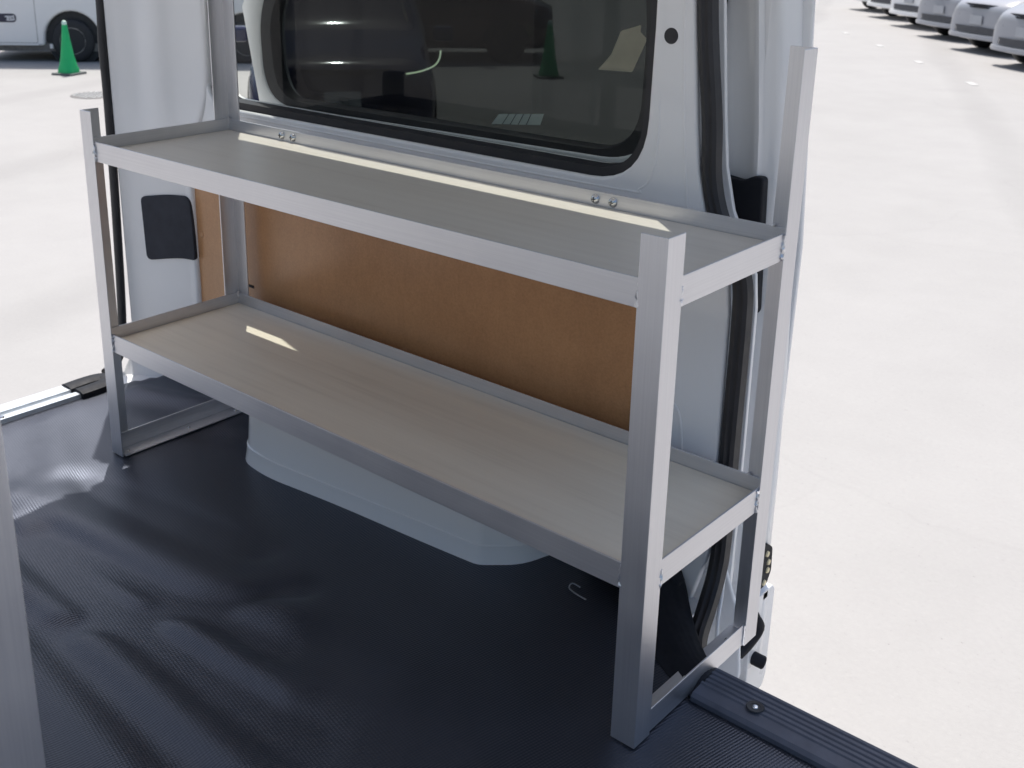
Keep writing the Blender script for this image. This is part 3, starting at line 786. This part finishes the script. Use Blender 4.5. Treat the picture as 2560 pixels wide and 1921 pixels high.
# --- the white van in the left background: built in its own frame, x along the side, -y is the side facing us
def box_van():
    root = empty('parked_van')
    side = [(-1.35,.20),(-.47,.185),(-.36,.185)]
    arc = [(.335*math.cos(t)*1.06, .27+.335*math.sin(t)*1.06) for t in [PI-.25-i*(PI-.5)/12 for i in range(13)]]
    wb = 2.17
    low = [(-1.36,.30),(-1.33,.215)]+[(-.36,.20)]+arc+[(.36,.20),(wb-.36,.20)]+[(x+wb, z) for x, z in arc]+[(wb+.36,.20),(2.72,.22)]
    up = [(2.78,.40),(2.80,.75),(2.72,.98),(2.45,1.45),(2.30,1.60),(2.0,1.66),(-1.0,1.66),(-1.26,1.58),(-1.36,1.2)]
    bm = BM(); prism(bm, low+up, XZ, 0, 1.38)
    body = obj('body', bm, M['carwhite'], root, bev=.03, bseg=3)
    bm = BM()
    for cx in (0, wb): prism(bm, [(cx+.345*math.cos(t), .27+.345*math.sin(t)) for t in [2*PI*i/28 for i in range(28)]], XZ, .06, .5)
    for cx in (0, wb): prism(bm, [(cx+.345*math.cos(t), .27+.345*math.sin(t)) for t in [2*PI*i/28 for i in range(28)]], XZ, .9, 1.32)
    split(obj('wheel_well', bm, M['tyre'], root))
    bm = BM(); box(bm, -1.2, 2.6, .05, 1.33, .13, .23); obj('underbody', bm, M['iron'], root)
    for cx in (0, wb):
        wheel(root, cx, .075, .262, .262, .15, -1); wheel(root, cx, 1.30, .262, .262, .15, 1)
    # door shut lines, handle-shaped dark badge, side mouldings, windows
    bm = BM(); box(bm, -.437, -.432, -.0015, .004, .235, 1.5); box(bm, .62, .625, -.0015, .004, .22, 1.5); box(bm, -1.3, -.437, -.0015, .004, .235, .239)
    split(obj('shut_line', bm, M['conebase'], body))
    bm = BM(); prism(bm, rpoly([(-1.20,.485),(-.675,.485),(-.675,.590),(-1.20,.590)], .05, 6), XZ, -.004, .002)
    bd = obj('badge', bm, M['badge'], root, bev=.001)
    bm = BM(); rnd = random.Random(3)
    for k, (u, v, w_, h_) in enumerate([(-.80,.665,.10,.014),(-.815,.640,.016,.05),(-.775,.645,.014,.045),(-.742,.650,.014,.06),(-.79,.622,.085,.012),(-.752,.63,.05,.012),(-.80,.645,.04,.012)]):
        box(bm, u-w_/2+.037, u+w_/2+.037, -.0065, -.0042, v-h_/2-.11, v+h_/2-.11)
    obj('badge_lettering', bm, M['white_ink'], bd)
    bm = BM()
    for x0, x1 in ((-1.15,-.50),(-.36,.55),(.68,1.9)): prism(bm, rpoly([(x0,.98),(x1,.98),(x1-.05,1.45),(x0+.02,1.45)], .05, 4), XZ, -.003, .004)
    split(obj('side_window', bm, M['carglass'], root))
    bm = BM(); box(bm, -.30, -.26, .02, .05, .165, .22); box(bm, -1.2, -.42, -.008, .0, .205, .225); split(obj('sill_moulding', bm, M['carwhite'], root, bev=.004))
    return root
bv = box_van()
bv.location = (-10.99, 6.10, GZ)
bv.rotation_euler = (0, 0, math.atan2(.667, .745))
tag(bv, 'white box van side with steel wheel behind the green cone at the far left', 'van')

# --- small hatch wagon seen nose-on; local +x is forward, nose at x = 0
def text_bm(txt, size):
    cu = bpy.data.curves.new('t', 'FONT'); cu.body = txt; cu.size = size; cu.align_x = 'CENTER'; cu.align_y = 'CENTER'; cu.extrude = .001
    to = bpy.data.objects.new('t', cu); COL.objects.link(to); bpy.context.view_layer.update()
    me = bpy.data.meshes.new_from_object(to.evaluated_get(bpy.context.evaluated_depsgraph_get()))
    bpy.data.objects.remove(to); bpy.data.curves.remove(cu)
    bm = BM(); bm.from_mesh(me); bpy.data.meshes.remove(me)
    for v in bm.verts: v.co = (v.co.z, v.co.x, v.co.y)     # lies in y-z, faces +x
    return bm
def wagon(paint, txt, gridn=17):
    root = empty('parked_car')
    HW = .72
    # stations from nose to tail: (x, half width, z bottom, z belt, z top)
    st = [(0.0,.56,.22,.46,.62),(-.03,.64,.19,.48,.68),(-.10,.70,.17,.54,.73),(-.28,.715,.16,.62,.80),(-.60,.72,.16,.70,.86),(-.80,.72,.16,.74,.90),
          (-1.20,.72,.16,.78,1.24),(-1.38,.72,.16,.78,1.31),(-2.4,.72,.16,.78,1.33),(-3.35,.72,.16,.78,1.30),(-3.55,.71,.18,.76,1.15),(-3.63,.68,.22,.70,.80),(-3.65,.62,.26,.5,.66)]
    bm = BM(); rings = []
    for x, hw, zb, zm, zt in st:
        cab = zt > 1.0
        tw = hw*(.80 if cab else .90)
        half = [(0, zb), (hw*.80, zb), (hw*.97, zb+.04), (hw, (zb+zm)/2), (hw*.985, zm), (tw+(.03 if cab else .0), zm+(zt-zm)*(.55 if not cab else .82)), (tw*.88, zt-.012), (tw*.5, zt), (0, zt+.006)]
        ring = [(y, z) for y, z in half]+[(-y, z) for y, z in half[-2:0:-1]]
        rings.append([bm.verts.new((x, y, z)) for y, z in ring])
    n = len(rings[0])
    for A, B in zip(rings, rings[1:]):
        for j in range(n): bm.faces.new([A[j], A[(j+1) % n], B[(j+1) % n], B[j]])
    bm.faces.new(rings[0]); bm.faces.new(rings[-1][::-1])
    bmesh.ops.recalc_face_normals(bm, faces=bm.faces[:])
    body = obj('body', bm, paint, root, smooth=True, ang=70)
    md = body.modifiers.new('s', 'SUBSURF'); md.levels = 1; md.render_levels = 2
    # lower bumper lip, intake, grille
    bm = BM()
    pth = smooth_path([(-.16,-.70,.235),(-.05,-.62,.235),(.012,-.40,.235),(.030,0,.235),(.012,.40,.235),(-.05,.62,.235),(-.16,.70,.235)], 6)
    sweep(bm, pth, [(-.035,-.03),(.028,-.03),(.036,0),(.028,.03),(-.035,.03)], (0,0,1)); obj('bumper', bm, paint, root, smooth=True, ang=60)
    bm = BM()
    pth = smooth_path([(-.045,-.56,.325),(.0,-.38,.325),(.012,0,.325),(.0,.38,.325),(-.045,.56,.325)], 6)
    sweep(bm, pth, [(-.03,-.045),(.012,-.045),(.012,.045),(-.03,.045)], (0,0,1)); obj('intake', bm, M['intake'], root)
    bm = BM()
    for z in (.575,):
        pth = smooth_path([(-.075,-.30,z),(-.040,0,z+.004),(-.075,.30,z)], 8)
        sweep(bm, pth, [(-.02,-.010),(.012,-.010),(.012,.010),(-.02,.010)], (0,0,1))
    split(obj('grille', bm, M['blackp'], root))
    bm = BM()
    for z in (.635, .668):
        pth = smooth_path([(-.050,-.36,z),(-.002,0,z+.004),(-.050,.36,z)], 8)
        sweep(bm, pth, [(-.03,-.011),(.012,-.011),(.012,.011),(-.03,.011)], (0,0,1))
    split(obj('bonnet_slot', bm, M['blackp'], root))
    # windscreen and side glass
    bm = BM(); prism(bm, rpoly([(-.55,.0),(.55,.0),(.46,.48),(-.46,.48)], .05, 4), lambda u, v, d: (-.86-v*.82+d*.6, u, .93+v*.62+d), .0, .012)
    obj('windscreen', bm, M['carglass'], root)
    for s_ in (1, -1):
        bm = BM(); prism(bm, rpoly([(-1.15,.80),(-3.2,.80),(-3.05,1.16),(-1.55,1.16)], .05, 4), lambda u, v, d: (u, s_*(.712-(v-.78)*.28+d), v), -.004, .01)
        obj('side_window', bm, M['carglass'], root)
        bm = BM(); prism(bm, rpoly([(.40,.50),(.66,.54),(.69,.68),(.58,.69),(.42,.60)], .03, 4), lambda u, v, d: (-.02-max(0, u-.42)*.62-(v-.5)*.42+d, s_*u, v), -.01, .012)
        hl = obj('headlamp', bm, M['lamp'], root, bev=.006)
        bm = BM(); box(bm, -.95, -.80, min(s_*.74, s_*.90), max(s_*.74, s_*.90), .80, .92); obj('mirror', bm, paint, root, bev=.03, bseg=3)
        wheel(root, -.62, s_*.645, .255, .255, .15, s_); wheel(root, -2.95, s_*.645, .255, .255, .15, s_)
        bm = BM(); prism(bm, [(-.62+.30*math.cos(t), .255+.30*math.sin(t)) for t in [PI*i/16 for i in range(17)]], lambda u, v, d: (u, s_*d, v), .60, .726)
        prism(bm, [(-2.95+.30*math.cos(t), .255+.30*math.sin(t)) for t in [PI*i/16 for i in range(17)]], lambda u, v, d: (u, s_*d, v), .60, .726)
        split(obj('wheel_well', bm, M['tyre'], root))
        bm = BM(); prism(bm, rpoly([(.44,.29),(.54,.29),(.54,.35),(.44,.35)], .02, 3), lambda u, v, d: (.0-(u-.40)*.35+d, s_*u, v), .0, .02); obj('fog_lamp', bm, M['lamp'], root)
    bm = BM(); prism(bm, rpoly([(-.135,.405),(.135,.405),(.135,.525),(-.135,.525)], .01, 3), lambda u, v, d: (d, u, v), .016, .021)
    pl = obj('licence_plate', bm, M['plate' if txt else 'dullplate'], root)
    if txt:
        bm = text_bm(txt, .085); bmesh.ops.translate(bm, verts=bm.verts[:], vec=(.0225, .012, .445)); obj('plate_number', bm, M['ink'], pl)
    return root
nav = wagon(M['carnavy'], '53')
tag(nav, 'dark navy car nose behind the tinted side window with a pale number plate', 'car')
bm = BM(); sweep(bm, smooth_path([(.012,.47,.650),(.0,.58,.668),(-.05,.68,.700),(-.10,.725,.745),(-.125,.738,.805)], 8), circ(.0055, 8), (0,0,1))
obj('lens_edge_glint', bm, M['lensglint'], nav)  # glow added for the bright glint along the headlamp lens edge
nav.location = (-4.13, 4.41, GZ); nav.rotation_euler = (0, 0, R(-42))

row = wagon(M['carwhite'], ''); row.scale = (1, 1, 1.06)
kinds = [('carwhite', 'white parked car farthest back in the row at the upper right'),
         ('carwhite', 'white parked car second from the back, its bumper above a pointed shadow'),
         ('carwhite', 'bright white parked car third from the back of the row at upper right'),
         ('carshade', 'white parked car, shade greyed into its paint, fourth from the back of the right row'),
         ('carshade', 'white parked car, shade greyed into its paint, third from the near end with black grille slots'),
         ('carshade', 'white parked car, shade greyed into its paint, cut by the right picture edge, second from the near end'),
         ('carshade', 'nearest parked car of the right row showing little but its shadow')]
P0 = Vector((-3.30, 15.70, GZ)); dv = Vector((1.112, -1.66, 0)); hd = math.atan2(-.80, -.60)
row_protos = {'carwhite': row}
r2 = wagon(M['carshade'], ''); row_protos['carshade'] = r2
used = set()
for i, (k, lab) in enumerate(kinds):
    p = row_protos[k]
    o = p if k not in used else copy_tree(p)
    used.add(k)
    o.location = P0+dv*(i-4); o.rotation_euler = (0, 0, hd)
    tag(o, lab, 'car', 'cars parked in a row at the upper right')
mar = wagon(M['carmaroon'], '')
mar.location = (-7.15, 10.85, GZ); mar.rotation_euler = (0, 0, math.atan2(.667, .745))
tag(mar, 'dark red car parked beyond the cone, dim behind the tinted side window', 'car')

# ------------------------------------------------------------------ marks and covers on the ground
for i, (x, y, lab) in enumerate([(-5.851,17.255,'white painted spot on the asphalt, farthest of four in a line'), (-4.637,15.681,'white painted spot on the asphalt, second farthest of four in a line'),
                             (-3.417,14.003,'white painted spot on the asphalt, third farthest of four in a line'), (-2.183,12.326,'white painted spot on the asphalt, nearest of four in a line')]):
    bm = BM(); prism(bm, rpoly([(-.14,-.045),(.14,-.045),(.14,.045),(-.14,.045)], .03, 4), XY, 0, .004)
    o = obj('painted_spot', bm, M['paintline'], loc=(x, y, GZ+.001)); o.rotation_euler = (0, 0, R(-56))
    tag(o, lab, 'road marking', 'white painted spots in front of the parked cars')
mh = empty('manhole_cover', (-8.36, 4.83, GZ)); tag(mh, 'round cast iron manhole cover in the asphalt left of the pillar', 'manhole cover')
bm = BM(); lathe(bm, [(0,.006),(.235,.006),(.245,.003),(.245,.0)], 40); obj('lid', bm, M['iron'], mh)
bm = BM()
for a in range(-4, 5):
    for b in range(-4, 5):
        if a*a+b*b < 15: box(bm, a*.056-.012, a*.056+.012, b*.056-.012, b*.056+.012, .0062, .010)
obj('tread', bm, M['plate'], mh)

# ------------------------------------------------------------------ light, sky, camera
d = Vector((.33, -.28, -1)).normalized()
sun = bpy.data.lights.new('sun', 'SUN'); sun.energy = 5.0; sun.angle = R(.5); sun.color = (1, .965, .91)
so = bpy.data.objects.new('sun', sun); COL.objects.link(so); so.rotation_euler = d.to_track_quat('-Z', 'Y').to_euler(); so.location = (-3, 3, 9)
w = bpy.data.worlds.new('World'); S.world = w; w.use_nodes = True
nt = w.node_tree; nt.nodes.clear()
sky = nt.nodes.new('ShaderNodeTexSky'); sky.sky_type = 'NISHITA'; sky.sun_disc = False; sky.air_density = 1.3; sky.dust_density = 5.0; sky.ozone_density = 4.0
sky.sun_elevation = math.asin(-d.z); sky.sun_rotation = math.atan2(-d.x, -d.y)
bg = nt.nodes.new('ShaderNodeBackground'); bg.inputs['Strength'].default_value = .15
wo = nt.nodes.new('ShaderNodeOutputWorld')
nt.links.new(sky.outputs[0], bg.inputs['Color']); nt.links.new(bg.outputs[0], wo.inputs['Surface'])

cam = bpy.data.cameras.new('camera'); co = bpy.data.objects.new('camera', cam); COL.objects.link(co)
yaw, pitch, roll = -.73019, -.31349, .00923
f = Vector((math.sin(yaw)*math.cos(pitch), math.cos(yaw)*math.cos(pitch), math.sin(pitch)))
rt = Vector((math.cos(yaw), -math.sin(yaw), 0)); up = rt.cross(f)
r_ = rt*math.cos(roll)+up*math.sin(roll); u_ = up*math.cos(roll)-rt*math.sin(roll)
m4 = Matrix.Identity(4)
for i in range(3): m4[i][0] = r_[i]; m4[i][1] = u_[i]; m4[i][2] = -f[i]
m4.translation = Vector((2.01797, -1.11962, 1.10723)); co.matrix_world = m4
cam.sensor_fit = 'HORIZONTAL'; cam.sensor_width = 36; cam.lens = 36*2770.79/2560
cam.shift_x = 126.1/2560; cam.shift_y = -258.8/2560
cam.clip_start = .02; cam.clip_end = 600
cam.dof.use_dof = True; cam.dof.focus_distance = 1.75; cam.dof.aperture_fstop = 11
S.camera = co
S.view_settings.view_transform = 'Standard'; S.view_settings.look = 'None'; S.view_settings.exposure = 0; S.view_settings.gamma = 1
S.cycles.max_bounces = 12; S.cycles.diffuse_bounces = 10; S.cycles.glossy_bounces = 6; S.cycles.transparent_max_bounces = 16
S.cycles.use_denoising = True
